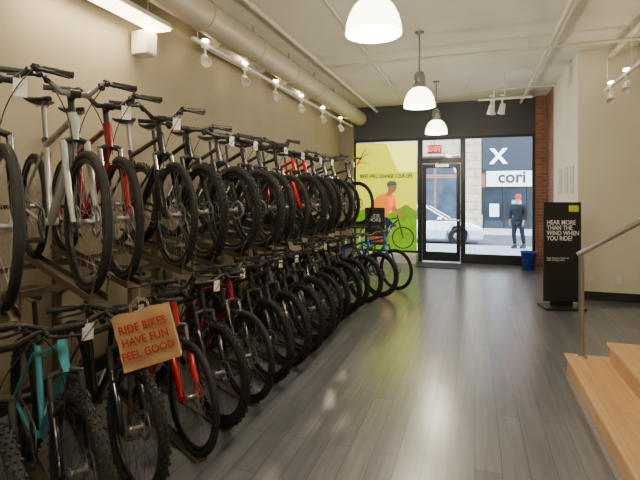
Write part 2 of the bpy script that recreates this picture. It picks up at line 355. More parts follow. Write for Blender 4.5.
# ------------------------------------------------------------ BICYCLES
def V(x, z, y=0): return Vector((x, y, z))
def make_bike(style):
    fat = style == 'mountain'; step = style == 'step'
    R = .352 if fat else .345
    tw = .030 if fat else .021
    root = empty('bicycle')
    A = V(0, R); Bk = V(-1.08, R); BB = V(-.64, .285)
    HB = V(-.205, .755); HT = V(-.255, .885)
    sd = Vector((-.29, 0, .957))
    STt = BB+sd*(.50 if not step else .46); SP = BB+sd*(.72)
    # frame
    b = MB()
    b.tube([HB-Vector((-.005, 0, .013)), HT], .024, 12)
    b.tube([BB, STt], .017, 10)
    if step:
        b.tube([HB.lerp(HT, .5), V(-.40, .66), V(-.56, .50), BB+sd*.20], .017, 10)
        b.tube([HB+V(-.005, .02), V(-.36, .52), V(-.50, .36), BB], .021, 10, flat=1.1)
    else:
        b.tube([HB.lerp(HT, .8), BB+sd*(.47 if not fat else .42)], .0175, 10)
        b.tube([HB+V(-.005, .015), V(-.30, .655), BB], [.023, .026, .024], 12)
    for s in (-1, 1):
        b.tube([BB+sd*.43+Vector((0, s*.02, 0)), Bk.lerp(BB+sd*.43, .35)+Vector((0, s*.055, 0)), Bk+Vector((.005, s*.062, .01))], .009, 8)
        b.tube([BB+Vector((-.02, s*.03, 0)), BB.lerp(Bk, .25)+Vector((0, s*.05, 0)), Bk+Vector((.01, s*.062, -.004))], .011, 8)
        b.box(Bk+Vector((.005, s*.064, 0)), (.035, .006, .04))
    b.tube([BB+Vector((0, -.036, 0)), BB+Vector((0, .036, 0))], .024, 12)
    fr = b.obj('frame', P['black'], root); fr.material_slots[0].link = 'OBJECT'; fr.material_slots[0].material = P['black']
    if not step:
        dd = BB-V(-.30, .655)
        for s in (-1, 1):
            b = MB()
            p0 = V(-.30, .655)+dd*.18; p1 = V(-.30, .655)+dd*.62
            mid = (p0+p1)/2+Vector((0, s*.0255, 0)); ang = math.atan2(dd.z, dd.x)
            b.box(mid, (.17, .002, .016), 0, Matrix.Rotation(-ang, 3, 'Y'))
            b.obj('frame_decal', M['ink_w'] if fat else M['alu'], root)
    # fork
    axd = (HT-HB).normalized(); crown = HB-axd*.012
    b = MB()
    b.tube([crown+Vector((0, -.075 if fat else -.06, -.01)), crown+Vector((0, 0, .012)), crown+Vector((0, .075 if fat else .06, -.01))], .018, 8, 1)
    w_ = .068 if fat else .056
    for s in (-1, 1):
        top = crown+Vector((0, s*w_, -.005)); low = A+Vector((.0, s*w_, 0)); off = Vector((-.018, 0, 0))
        if style == 'rigid' or step:
            b.tube([top, top.lerp(low, .6)+Vector((-.012, 0, 0)), low], [.018, .016, .011], 10, 0)
        else:
            mid = top.lerp(low, .30)+off*.6
            b.tube([top, mid], .0155, 12, 2); b.tube([mid+(top-mid)*.08, mid, low+off, low], [.021, .023, .019, .012], 12, 0)
            b.box(low+Vector((0, 0, 0)), (.035, .012, .04), 0)
    if not (style == 'rigid' or step):
        t = crown.lerp(A, .38)+Vector((.02, 0, .02))
        b.tube([t+Vector((-.01, -w_, -.03)), t+Vector((.012, -w_*.8, .025)), t+Vector((.015, 0, .045)), t+Vector((.012, w_*.8, .025)), t+Vector((-.01, w_, -.03))], .011, 8, 0)
    fk = b.obj('fork', [P['black'], M['blackp'], M['dark_alu'] if fat else M['chrome']], root); fk.material_slots[0].link = 'OBJECT'; fk.material_slots[0].material = P['black']
    # stem + handlebar
    st = HT+axd*(.085 if not fat else .055)
    bc = st+Vector((.075, 0, .018))
    b = MB(); b.tube([HT, st+axd*.02], .0175, 12); b.tube([st, bc], [.018, .017], 10); b.tube([bc+Vector((0, -.024, 0)), bc+Vector((0, .024, 0))], .021, 12)
    b.obj('stem', M['blackp'], root)
    hw = .36 if fat else .32; rise = .035 if fat else .08
    pts = [bc+Vector((-.05, -hw, rise+.0)), bc+Vector((-.02, -hw*.45, rise)), bc+Vector((0, -hw*.2, 0)), bc+Vector((0, hw*.2, 0)), bc+Vector((-.02, hw*.45, rise)), bc+Vector((-.05, hw, rise))]
    b = MB(); b.tube(pts, [.011, .0115, .0155, .0155, .0115, .011], 10); hb = b.obj('handlebar', M['alu'] if style == 'rigid' else M['blackp'], root)
    gmat = M['blackp']
    for s in (-1, 1):
        gd = Vector((-.03, s*hw*.55, 0)).normalized()
        g1 = bc+Vector((-.05, s*hw, rise)); g0 = g1-gd*.13
        b = MB(); pr = []
        for i in range(12): pr.append(g0.lerp(g1+gd*.006, i/11))
        b.tube(pr, [.0165 if i % 2 else .0152 for i in range(11)]+[.019], 10); b.obj('grip', gmat, hb)
        l0 = g0-gd*.035
        b = MB(); b.tube([l0-gd*.012, l0+gd*.012], .019, 10); b.tube([l0, l0+Vector((.045, 0, -.012))], .011, 8)
        b.tube([l0+Vector((.045, 0, -.012)), l0+Vector((.07, 0, -.02))+gd*.05, l0+Vector((.062, 0, -.03))+gd*.14], [.007, .008, .005], 8)
        b.tube([l0-gd*.03+Vector((0, 0, -.015)), l0-gd*.03+Vector((.03, 0, -.035))], .016, 8)
        b.obj('brake_lever', M['blackp'], hb)
    b = MB()
    for s in (-1, 1):
        l0 = bc+Vector((-.0, s*hw*.45, rise-.01)); loop = bc+Vector((.10, s*.06, .02 if s > 0 else -.01))
        P0, P1, P2, P3 = l0, loop+Vector((.0, s*.05, .01)), loop+Vector((-.05, -s*.06, -.12)), HB+Vector((-.05, s*.028, -.05)) if s > 0 else A+Vector((-.05, -.05, .26))
        b.tube([P0*(1-t)**3+3*P1*t*(1-t)**2+3*P2*t*t*(1-t)+P3*t**3 for t in [i/12 for i in range(13)]], .0028, 6)
    b.obj('control_cable', M['rubber'], hb)
    # seat post and saddle
    b = MB(); b.tube([STt-sd*.03, SP], .0135, 10); b.obj('seat_post', M['blackp'] if fat else M['alu'], root)
    b = MB(); b.tube([STt-sd*.012, STt+sd*.014], .0215, 12); b.tube([STt+Vector((-.02, 0, 0)), STt+Vector((-.045, .03, -.01))], .005, 6); b.obj('seat_clamp', M['dark_alu'], root)
    wid = 1.0 if fat else 1.2
    sec = [(-.145, .062, .030), (-.12, .072, .034), (-.07, .068, .032), (-.02, .045, .026), (.04, .027, .020), (.10, .021, .016), (.135, .012, .008)]
    c0 = SP+Vector((-.005, 0, .035)); vs = []; fs = []; n = 14
    for x, w, z in sec:
        for k in range(n):
            a = 2*math.pi*k/n; yy = math.cos(a)*w*wid; zz = math.sin(a)
            zz = zz*.014+(.012 if x < -.1 else 0)+z*.3 if zz > 0 else zz*z-.0+z*.3+(.012 if x < -.1 else 0)
            vs.append(c0+Vector((x, yy, zz)))
    for i in range(len(sec)-1):
        for k in range(n): fs.append((i*n+k, i*n+(k+1) % n, (i+1)*n+(k+1) % n, (i+1)*n+k))
    fs += [tuple(range(n)), tuple(range((len(sec)-1)*n, len(sec)*n))]
    b = MB(); b.add(vs, fs, 0, True)
    for s in (-1, 1): b.tube([c0+Vector((-.11, s*.03, -.01)), c0+Vector((-.05, s*.022, -.034)), c0+Vector((.04, s*.02, -.034)), c0+Vector((.10, s*.008, -.004))], .0035, 6, 1)
    b.obj('saddle', [M['saddle'], M['alu']], root)
    # wheels
    for nm, c in (('front_wheel', A), ('rear_wheel', Bk)):
        ri = R-tw*1.9
        b = MB(); b.lathe([(ri+.004, -.013), (ri-.016, -.011), (ri-.022, 0), (ri-.016, .011), (ri+.004, .013), (ri-.002, 0)], c, 'Y', 48, closed=True)
        hl = .048 if nm[0] == 'f' else .058
        b.lathe([(0, -hl), (.008, -hl), (.012, -.04), (.027, -.036), (.027, -.031), (.013, -.026), (.013, .026), (.027, .031), (.027, .036), (.012, .04), (.008, hl), (0, hl)], c, 'Y', 14, 1)
        w = b.obj(nm, [M['rim'], M['alu']], root)
        b = MB(); k = 10; prof = [(R-tw+math.cos(2*math.pi*i/k)*tw, math.sin(2*math.pi*i/k)*tw*(.95)) for i in range(k)]
        b.lathe(prof, c, 'Y', 56, closed=True)
        if fat:
            for i in range(72):
                a = 2*math.pi*i/72
                rows = ((-.010, 0), (.010, 0)) if i % 2 else ((-.0235, .006), (.0235, .006), (0, 0))
                for yy, dr in rows:
                    rr = R+.001-dr
                    b.box(c+Vector((math.cos(a)*rr, yy, math.sin(a)*rr)), (.008, .009, .014), 0, Matrix.Rotation(-a, 3, 'Y'))
        else:
            for yy in (-.008, .008):
                b.lathe([(R-.002, yy-.003), (R+.001, yy), (R-.002, yy+.003)], c, 'Y', 56)
        b.obj('tire', M['rubber'], w)
        b = MB(); ns = 28
        for i in range(ns):
            a = 2*math.pi*i/ns; s = 1 if i % 2 else -1; a2 = a+(.9 if (i//2) % 2 else -.9)
            b.tube([c+Vector((math.cos(a2)*.025, s*.033, math.sin(a2)*.025)), c+Vector((math.cos(a)*(ri-.018), 0, math.sin(a)*(ri-.018)))], .0012, 4, caps=False)
        b.obj('spokes', M['dark_alu'] if fat else M['alu'], w)
        if nm[0] == 'f' or fat:
            b = MB(); b.lathe([(.06, .044), (.08, .044), (.08, .046), (.06, .046)], c, 'Y', 30, closed=True)
            for i in range(5):
                a = i*2*math.pi/5; b.box(c+Vector((math.cos(a)*.04, .045, math.sin(a)*.04)), (.055, .002, .008), 0, Matrix.Rotation(-a, 3, 'Y'))
            b.obj('brake_disc', M['alu'], w)
        if nm[0] == 'r':
            b = MB()
            for i, r in enumerate((.075, .066, .057, .048, .04, .033)):
                yy = -.033-i*.0038; b.lathe([(.015, yy), (r, yy), (r, yy-.0018), (.015, yy-.0018)], c, 'Y', 24, closed=True)
            b.obj('cassette', M['alu'], w)
    # crankset (drive side = -Y)
    b = MB(); cr = .085
    b.lathe([(cr-.02, -.048), (cr, -.048), (cr, -.051), (cr-.02, -.051)], BB, 'Y', 36, closed=True)
    for i in range(4):
        a = i*math.pi/2+.4; b.box(BB+Vector((math.cos(a)*.04, -.05, math.sin(a)*.04)), (.07, .006, .014), 0, Matrix.Rotation(-a, 3, 'Y'))
    ca = Vector((math.cos(-.5), 0, math.sin(-.5)))
    b.tube([BB+Vector((0, -.058, 0)), BB+Vector((0, -.068, 0))+ca*.17], [.014, .010], 8); b.tube([BB+Vector((0, .05, 0)), BB+Vector((0, .066, 0))-ca*.17], [.014, .010], 8)
    cs = b.obj('crankset', M['blackp'], root)
    for s in (-1, 1):
        pc = BB+ca*.17*(-s)+Vector((0, s*.115, 0)); b = MB()
        b.box(pc+Vector((.035, 0, 0)), (.012, .085, .018)); b.box(pc-Vector((.035, 0, 0)), (.012, .085, .018)); b.box(pc+Vector((0, s*.038, 0)), (.07, .010, .016)); b.box(pc-Vector((0, s*.03, 0)), (.07, .010, .016))
        b.tube([pc-Vector((0, s*.05, 0)), pc+Vector((0, s*.04, 0))], .007, 8); b.obj('pedal', M['blackp'], cs)
    b = MB(); r1, r2 = cr, .045
    pts = [BB+Vector((math.sin(t)*r1, -.05, math.cos(t)*r1)) for t in [i*math.pi/8 for i in range(9)]]+[Bk+Vector((-.0, -.045, -r2)), Bk+Vector((-.035, -.045, -.03)), Bk+Vector((-r2, -.045, 0)), Bk+Vector((-.032, -.045, .032)), Bk+Vector((0, -.045, r2))]
    b.tube(pts, .004, 6, closed=True); b.obj('chain', M['alu'], root)
    b = MB(); b.tube([Bk+Vector((0, -.066, -.02)), Bk+Vector((.01, -.07, -.07)), Bk+Vector((.045, -.05, -.13))], [.012, .014, .008], 8)
    b.lathe([(0, -.055), (.022, -.055), (.022, -.045), (0, -.045)], Bk+Vector((.045, 0, -.135)), 'Y', 12); b.obj('derailleur', M['blackp'], root)
    # price tag
    b = MB(); tg = bc+Vector((.025, .09, -.03)); b.box(tg, (.003, .06, .08), 0, Matrix.Rotation(.25, 3, 'Z')); b.tube([tg+Vector((0, 0, .035)), bc+Vector((.01, .09, .03))], .0015, 4)
    b.obj('price_tag', M['paper'], root)
    return root

STEER = {'fork', 'stem', 'handlebar', 'front_wheel', 'price_tag'}
def base(n): return n.split('.')[0]
def copy_tree(root):
    r = root.copy(); C.objects.link(r)
    def rec(src, dst):
        for ch in src.children:
            c = ch.copy(); c.parent = dst; c.matrix_parent_inverse = ch.matrix_parent_inverse.copy(); C.objects.link(c); rec(ch, c)
    rec(root, r); return r
def drop(root, nm):
    for c in list(root.children):
        if base(c.name) == nm: bpy.data.objects.remove(c)
protos = {}; hidden = []
def place_bike(style, x, y, z, head, tilt, color, forkc, steer, lab, group, tagged=True):
    if style not in protos:
        protos[style] = make_bike(style); hidden.append(protos[style])
    r = copy_tree(protos[style])
    pivot = Vector((-.205, 0, .755)); ax = Vector((-.358, 0, .934))
    S = Matrix.Translation(pivot) @ Matrix.Rotation(steer, 4, ax) @ Matrix.Translation(-pivot)
    for c in r.children:
        bn = base(c.name)
        if bn in STEER: c.matrix_local = S
        if bn == 'frame': c.material_slots[0].material = P[color]
        if bn == 'fork': c.material_slots[0].material = P[forkc]
    if not tagged: drop(r, 'price_tag')
    r.location = (x, y, z); r.rotation_euler = (0, tilt, head)
    tag(r, lab, 'bicycle', group)
    return r
HEAD = -math.radians(28)
cn = dict(black='black', grey='graphite grey', silver='silver', red='red', maroon='dark red', teal='teal', blue='blue', white='white', green='lime green', navy='navy')
sn = dict(mountain='mountain bike with knobby tires', hybrid='hybrid bike with suspension fork', rigid='city bike with rigid fork', step='step-through bike')
upper = [(1.40, 'hybrid', 'black', 'black'), (1.77, 'rigid', 'silver', 'silver'), (2.10, 'hybrid', 'maroon', 'maroon'), (2.55, 'hybrid', 'black', 'black'), (2.88, 'mountain', 'black', 'black'),
         (3.32, 'mountain', 'grey', 'black'), (3.72, 'mountain', 'black', 'black'), (4.12, 'mountain', 'grey', 'black'), (4.52, 'hybrid', 'black', 'black'), (4.92, 'mountain', 'red', 'red'),
         (5.32, 'mountain', 'red', 'black'), (5.72, 'mountain', 'black', 'black'), (6.12, 'mountain', 'grey', 'black'), (6.55, 'hybrid', 'black', 'black'), (7.05, 'rigid', 'black', 'black')]
TILT = math.radians(3)
trays = []
UZ = 1.125
for i, (y, st, c, fc) in enumerate(upper):
    x = -1.86+random.uniform(-.03, .03)
    if i == 1: x = -1.80
    if i == 14: x = -1.76
    h = HEAD+random.uniform(-.02, .02)
    place_bike(st, x, y, UZ, h, TILT, c, fc, random.uniform(-.08, .08), f"{cn[c]} {sn[st]} on upper rack tier", 'bicycles on the upper rack tier', tagged=(i % 3 != 1))
    trays.append((x, y, h))
lower = [(1.27, 'mountain', 'grey', 'black', 0), (1.62, 'mountain', 'teal', 'black', 0), (2.02, 'mountain', 'black', 'black', 0), (2.46, 'hybrid', 'red', 'red', .05), (2.83, 'mountain', 'black', 'black', 0), (3.22, 'hybrid', 'maroon', 'black', 0),
         (3.62, 'mountain', 'black', 'black', 0), (4.0, 'mountain', 'grey', 'black', 0), (4.38, 'mountain', 'black', 'black', .02), (4.76, 'mountain', 'black', 'black', 0), (5.14, 'hybrid', 'black', 'black', 0), (5.52, 'mountain', 'grey', 'black', 0),
         (5.92, 'mountain', 'black', 'black', .03), (6.32, 'mountain', 'navy', 'black', .05), (6.75, 'mountain', 'black', 'black', .12), (7.2, 'mountain', 'blue', 'black', .27), (7.8, 'rigid', 'blue', 'blue', .42)]
ltrays = []
for i, (y, st, c, fc, dx) in enumerate(lower):
    x = -1.70+dx+random.uniform(-.02, .02)
    h = HEAD+random.uniform(-.02, .02)
    place_bike(st, x, y, .006 if dx < .1 else 0.0, h, 0, c, fc, random.uniform(-.06, .06), f"{cn[c]} {sn[st]} on the floor rack", 'bicycles on the lower rack tier', tagged=(i % 3 != 0))
    if dx < .1: ltrays.append((x, y, h))
def rm_tree(o):
    for c in list(o.children): rm_tree(c)
    bpy.data.objects.remove(o)
for h in hidden: rm_tree(h)

# rack
def channel(b, L0, L1, w=.075, hgt=.035, t=.003):
    b.box(((L0+L1)/2, 0, -t/2), (L1-L0, w, t)); b.box(((L0+L1)/2, w/2, hgt/2-t), (L1-L0, t, hgt)); b.box(((L0+L1)/2, -w/2, hgt/2-t), (L1-L0, t, hgt))
b = MB(); channel(b, -1.32, .20); b.tube([(.19, -.034, .03), (.235, -.03, .12), (.25, 0, .15), (.235, .03, .12), (.19, .034, .03)], .005, 6)
tray0 = b.obj('wheel_tray', M['steel'])
for i, (x, y, h) in enumerate(trays):
    t = tray0 if i == 0 else tray0.copy()
    if i: C.objects.link(t)
    t.location = (x, y, UZ-.002); t.rotation_euler = (0, TILT, h)
    tag(t, 'steel wheel channel holding a bicycle on the upper tier', 'rack tray', 'upper tier wheel channels')
b = MB(); channel(b, -1.30, .12, hgt=.02)
ft0 = b.obj('floor_tray', M['steel'])
for i, (x, y, h) in enumerate(ltrays):
    t = ft0 if i == 0 else ft0.copy()
    if i: C.objects.link(t)
    t.location = (x, y, .0045); t.rotation_euler = (0, 0, h)
    tag(t, 'low steel wheel channel on the floor', 'rack tray', 'floor wheel channels')
rack = tag(empty('bike_rack', (-3.1, 4.9, 0)), 'steel two-tier display rack frame standing against the wall', 'bike rack')
def ch(b, nm): return b.obj(nm, M['steel'], rack, loc=(3.1, -4.9, 0))
b = MB(); b.box((-2.22, 4.95, 1.085), (.04, 7.4, .035)); ch(b, 'beam')
b = MB(); b.box((-2.88, 5.25, 1.115), (.04, 7.4, .035)); ch(b, 'beam')
for k in range(7):
    yy = 1.66+k*1.2
    b = MB(); b.box((-3.20, yy, .70), (.05, .05, 1.4)); b.box((-3.19, yy, .005), (.07, .12, .01)); ch(b, 'post')
    b = MB(); b.box((-2.70, yy, 1.055), (1.02, .035, .03)); ch(b, 'arm')
    b = MB(); b.tube([(-3.18, yy, .80), (-2.75, yy, 1.04)], .013, 8); ch(b, 'brace')
for yy in (2.48, 3.66, 4.81, 5.96):
    b = MB(); b.tube([(-2.15, yy, 0), (-2.15, yy, 1.07)], .014, 8); b.tube([(-2.15, yy, 0), (-2.15, yy, .012)], .04, 10); ch(b, 'leg')

# ------------------------------------------------------------ paper bag
bag = empty('paper_bag', (-1.50, 1.90, .775)); tag(bag, 'crumpled brown kraft paper bag with red lettering hanging on handlebars', 'paper bag')
bag.rotation_euler = (0, math.radians(-14), math.radians(30)); bag.scale = (.9, .9, .9)
b = MB(); W, D, H = .30, .07, .30; nx, nz = 10, 10
def bp(u, v, side):
    x = (u-.5)*W; z = v*H; y = side*(D/2)*(1-.5*v)+.006*math.sin(9*u+5*v+side)+.004*math.sin(17*v+3*u)
    return Vector((x, y, z+.006*math.sin(12*u) if v == 1 else z))
for side in (-1, 1):
    vs = [bp(i/nx, j/nz, side) for j in range(nz+1) for i in range(nx+1)]
    b.add(vs, [(j*(nx+1)+i, j*(nx+1)+i+1, (j+1)*(nx+1)+i+1, (j+1)*(nx+1)+i) for j in range(nz) for i in range(nx)], 0, True)
for u in (0, 1):
    vs = []
    for j in range(nz+1):
        a_, c_ = bp(u, j/nz, -1), bp(u, j/nz, 1); m_ = (a_+c_)/2+Vector(((-.015 if u else .015)*j/nz, 0, 0)); vs += [a_, m_, c_]
    b.add(vs, [(j*3+k, j*3+k+1, j*3+k+4, j*3+k+3) for j in range(nz) for k in (0, 1)], 0, False)
b.add([bp(0, 0, -1), bp(1, 0, -1), bp(1, 0, 1), bp(0, 0, 1)], [(0, 1, 2, 3)])
b.obj('bag_body', M['kraft'], bag, fix=False)
for s in (-1, 1):
    b = MB(); b.tube([(-.05, s*.018, .28), (-.045, s*.018, .34), (0, s*.01, .37), (.045, s*.018, .34), (.05, s*.018, .28)], .003, 6); b.obj('bag_handle', M['kraft'], bag)
for i, s in enumerate(('RIDE BIKES', 'HAVE FUN', 'FEEL GOOD')):
    text(s, .060, M['redink'], parent=bag, mtx=Matrix.Translation((0.0, -.047+i*-.004, .225-i*.07)), bold=.0012, sx=.86)

# ------------------------------------------------------------ stairs & handrail
stair = tag(empty('staircase', (.78, 3.0, 0)), 'light maple wooden steps rising to a raised floor', 'stairs')
Y0, Y1 = -.6, 4.67
b = MB(); b.box((.79+1.6, (Y0+Y1)/2, .07), (3.2, Y1-Y0-.02, .14)); o = b.obj('riser', M['woodr'], stair, loc=(-.78, -3, 0))
b = MB(); b.box((.77+1.62, (Y0+Y1)/2, .155), (3.24, Y1-Y0+.02, .03)); o = b.obj('tread', M['wood'], stair, loc=(-.78, -3, 0), bevel=.006)
b = MB(); b.box((1.09+1.45, (Y0+Y1-.15)/2, .24), (2.9, Y1-Y0-.15, .14)); o = b.obj('riser', M['woodr'], stair, loc=(-.78, -3, 0))
b = MB(); b.box((1.07+1.46, (Y0+Y1-.13)/2, .325), (2.92, Y1-Y0-.13, .03)); o = b.obj('tread', M['wood'], stair, loc=(-.78, -3, 0), bevel=.006)
b = MB(); b.box((1.39+1.3, (Y0+Y1-.15)/2, .41), (2.6, Y1-Y0-.15, .14)); o = b.obj('riser', M['woodr'], stair, loc=(-.78, -3, 0))
b = MB(); b.box((1.37+1.31, (Y0+Y1-.13)/2, .495), (2.62, Y1-Y0-.13, .03)); o = b.obj('tread', M['wood'], stair, loc=(-.78, -3, 0), bevel=.006)
hr = tag(empty('handrail', (.89, 4.6, .17)), 'brushed steel handrail with round post on the steps', 'handrail')
b = MB(); b.tube([(0, 0, 0), (0, 0, .90)], .023, 16); b.lathe([(0, .012), (.045, .01), (.048, 0)], n=18); b.obj('post', M['alu'], hr)
b = MB(); b.tube([(-.03, 0, .90), (0, 0, .92), (.44, 0, 1.20), (1.4, 0, 1.76), (1.7, 0, 1.8)], .023, 16); b.obj('rail', M['alu'], hr)
b = MB(); b.tube([(1.3, 0, .34), (1.3, 0, 1.70)], .019, 16); b.obj('post', M['alu'], hr)

# ------------------------------------------------------------ banner sign
sg = tag(empty('banner_sign', (1.16, 7.25, 0)), 'tall black floor-standing advertising sign with white lettering', 'sign')
sg.rotation_euler = (0, 0, math.radians(12))
b = MB(); b.box((0, 0, .80), (.50, .035, 1.40)); b.obj('sign_panel', mat('sign_black', (.012, .012, .013), .45, noise=.05), sg, bevel=.004)
b = MB(); b.box((0, .02, .02), (.54, .34, .03)); b.box((0, .03, .08), (.3, .04, .12)); b.obj('sign_base', M['blackp'], sg, bevel=.005)
b = MB(); b.box((.15, -.0185, 1.41), (.13, .003, .09)); b.obj('sign_logo_patch', mat('acid_yellow', (.65, .70, .05), .5, noise=.03), sg)
text('HEAR MORE\nTHAN THE\nWIND WHEN\nYOU RIDE?', .088, M['ink_w'], parent=sg, mtx=Matrix.Translation((-.21, -.019, 1.10)), align='LEFT', bold=.0015, sx=.80)
text('Stop here to listen to\nsafe cycling audio.', .034, M['ink_w'], parent=sg, mtx=Matrix.Translation((-.21, -.019, .70)), align='LEFT')

# blue bin
b = MB(); b.lathe([(0, .005), (.12, .005), (.155, .38), (.168, .38), (.168, .40), (.148, .40), (.112, .02), (0, .02)], (1.08, 10.75, 0), n=28)
tag(b.obj('recycling_bin', mat('blue_plastic', (.02, .07, .45), .4, noise=.05)), 'blue plastic waste bin beside the brick wall', 'bin')
# small dark sign in display
s2 = tag(empty('display_sign', (-1.98, 9.5, 0)), 'black portrait sign with coloured print on a stand', 'sign')
b = MB(); b.box((0, 0, .95), (.42, .03, .78)); b.obj('sign_panel', M['blackp'], s2, bevel=.004)
b = MB(); b.tube([(0, .02, .0), (0, .02, .6)], .015, 10); b.lathe([(0, .02), (.15, .015), (.16, 0)], (0, .02, 0), n=24); b.obj('stand', M['blackp'], s2)
b = MB(); b.box((0, -.0165, .68), (.36, .003, .12)); b.obj('colour_strip', mat('orange_print', (.55, .22, .08), .6, noise=.4, scale=12), s2)
text('RIDE\nMORE', .10, M['ink_w'], parent=s2, mtx=Matrix.Translation((0, -.017, 1.12)))
# wall notices and outlets
for (yy, z, w, hh) in ((8.45, 1.85, .34, .45), (8.95, 1.85, .34, .45), (9.5, 1.85, .34, .45)):
    b = MB(); b.box((XR-.006, yy, z), (.008, w, hh)); tag(b.obj('wall_notice', mat('pale_print', (.50, .49, .46), .6, noise=.15, scale=9)), 'pale printed sheet mounted on the white wall', 'notice', 'notices on the white wall')
for xx in (1.68, 2.05):
    e = tag(empty('wall_outlet', (xx, 7.995, .32)), 'white electrical wall outlet plate', 'outlet', 'wall outlets')
    b = MB(); b.box((0, 0, 0), (.075, .01, .12)); b.obj('cover_plate', M['white'], e, bevel=.002)
    b = MB(); b.box((0, -.006, .025), (.035, .004, .03)); b.box((0, -.006, -.025), (.035, .004, .03)); b.obj('socket', M['paper'], e)

# ------------------------------------------------------------ window poster
po = tag(empty('window_poster', (-2.08, YF-.10, .26)), 'large bright yellow-green poster of a cyclist in an orange shirt', 'poster')
pm = {}
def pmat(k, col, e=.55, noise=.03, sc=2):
    pm[k] = mat('poster_'+k, col, .6, noise=noise, scale=sc, emit=col, estr=e); return pm[k]  # emission stands in for daylight shining through the poster
W, H = 1.5, 2.62
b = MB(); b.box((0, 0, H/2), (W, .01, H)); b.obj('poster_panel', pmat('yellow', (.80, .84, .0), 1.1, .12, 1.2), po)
def blob(cx, cz, rx, rz, rot=0, n=28):
    return [(cx+rx*math.cos(a)*math.cos(rot)-rz*math.sin(a)*math.sin(rot), cz+rx*math.cos(a)*math.sin(rot)+rz*math.sin(a)*math.cos(rot)) for a in [2*math.pi*i/n for i in range(n)]]
def limb(x0, z0, x1, z1, w0, w1):
    d = Vector((x1-x0, z1-z0)).normalized(); n = Vector((-d.y, d.x)); r = []
    for i in range(9): a = math.pi/2+math.pi*i/8; r.append((x0+(math.cos(a)*d.x+math.sin(a)*n.x)*w0, z0+(math.cos(a)*d.y+math.sin(a)*n.y)*w0))
    for i in range(9): a = -math.pi/2+math.pi*i/8; r.append((x1+(math.cos(a)*d.x+math.sin(a)*n.x)*w1, z1+(math.cos(a)*d.y+math.sin(a)*n.y)*w1))
    return r
lay = [0]
def flat(nm, polys, m):
    b = MB(); lay[0] += 1; y = -.006-.0012*lay[0]
    for p in polys: b.add([(a, y, c) for a, c in p], [tuple(range(len(p)))])
    o = b.obj(nm, m, po, fix=False); return o
flat('poster_hedge', [[(-.75, 0), (.75, 0), (.75, .95), (.5, 1.12), (.2, .95), (-.1, .8), (-.4, 1.05), (-.75, .92)]], pmat('green', (.16, .40, .0), .7, .35, 4))
flat('poster_glow_patch', [[(.0, 2.62), (.75, 2.62), (.75, 1.90), (.30, 1.92)]], pmat('pale', (.9, .92, .10), 2.2, .05, 2))  # white glow at the upper right, painted as a paler, stronger emitting patch
flat('poster_branch', [limb(-.72, 2.1, -.5, 2.5, .03, .015), limb(-.62, 2.28, -.35, 2.40, .02, .01), limb(-.68, 2.15, -.40, 2.12, .02, .012)], pmat('russet', (.40, .20, .03), .5, .2, 4))
def ring(cx, cz, r, t, n=32):
    return [[(cx+(r-t)*math.cos(a0), cz+(r-t)*math.sin(a0)), (cx+r*math.cos(a0), cz+r*math.sin(a0)), (cx+r*math.cos(a1), cz+r*math.sin(a1)), (cx+(r-t)*math.cos(a1), cz+(r-t)*math.sin(a1))] for a0, a1 in [(2*math.pi*i/n, 2*math.pi*(i+1)/n) for i in range(n)]]
flat('poster_bike', ring(.42, .30, .27, .03)+ring(-.42, .30, .27, .03)+[limb(.42, .3, .28, .85, .015, .015), limb(.28, .72, -.15, .30, .02, .02), limb(-.15, .3, -.22, .75, .015, .015), limb(-.42, .3, -.15, .3, .012, .012), limb(-.2, .68, .27, .78, .015, .015)], pmat('ink', (.02, .03, .04), .0))
flat('poster_legs', [limb(-.18, .85, .10, .62, .11, .08), limb(.10, .62, -.05, .25, .07, .045)], pmat('navy', (.03, .06, .16), .2))
flat('poster_shirt', [[(-.34, .72), (-.40, 1.0), (-.24, 1.30), (.05, 1.42), (.24, 1.32), (.18, 1.08), (.02, .80)], limb(.12, 1.28, .20, .98, .10, .075)], pmat('orange', (.88, .26, .0), .9, .12, 6))
flat('poster_arm', [limb(.20, 1.0, .37, .88, .055, .04), blob(.39, .88, .05, .04)], pmat('skin', (.55, .24, .09), .5))
flat('poster_face', [blob(.16, 1.52, .11, .13, -.2), limb(.08, 1.36, .12, 1.44, .06, .06)], pm['skin'])
flat('poster_helmet', [[(.02, 1.54), (.02, 1.63), (.10, 1.69), (.22, 1.68), (.29, 1.60), (.26, 1.58)]], pmat('helmet', (.12, .16, .19), .2))
flat('poster_face_marks', [blob(.20, 1.53, .014, .01), blob(.24, 1.53, .012, .01), limb(.19, 1.44, .24, 1.45, .006, .006)], pm['ink'])
text('BIKES WILL CHANGE YOUR LIFE', .155, pmat('bluetext', (.01, .03, .06), .0), parent=po, mtx=Matrix.Translation((0, -.03, 1.80)), bold=.005, sx=.585)
# display shelf under poster
b = MB(); b.box((-2.10, 11.1, .10), (1.6, .45, .2)); tag(b.obj('display_plinth', M['white'], bevel=.01), 'low white display plinth under the window poster', 'plinth')

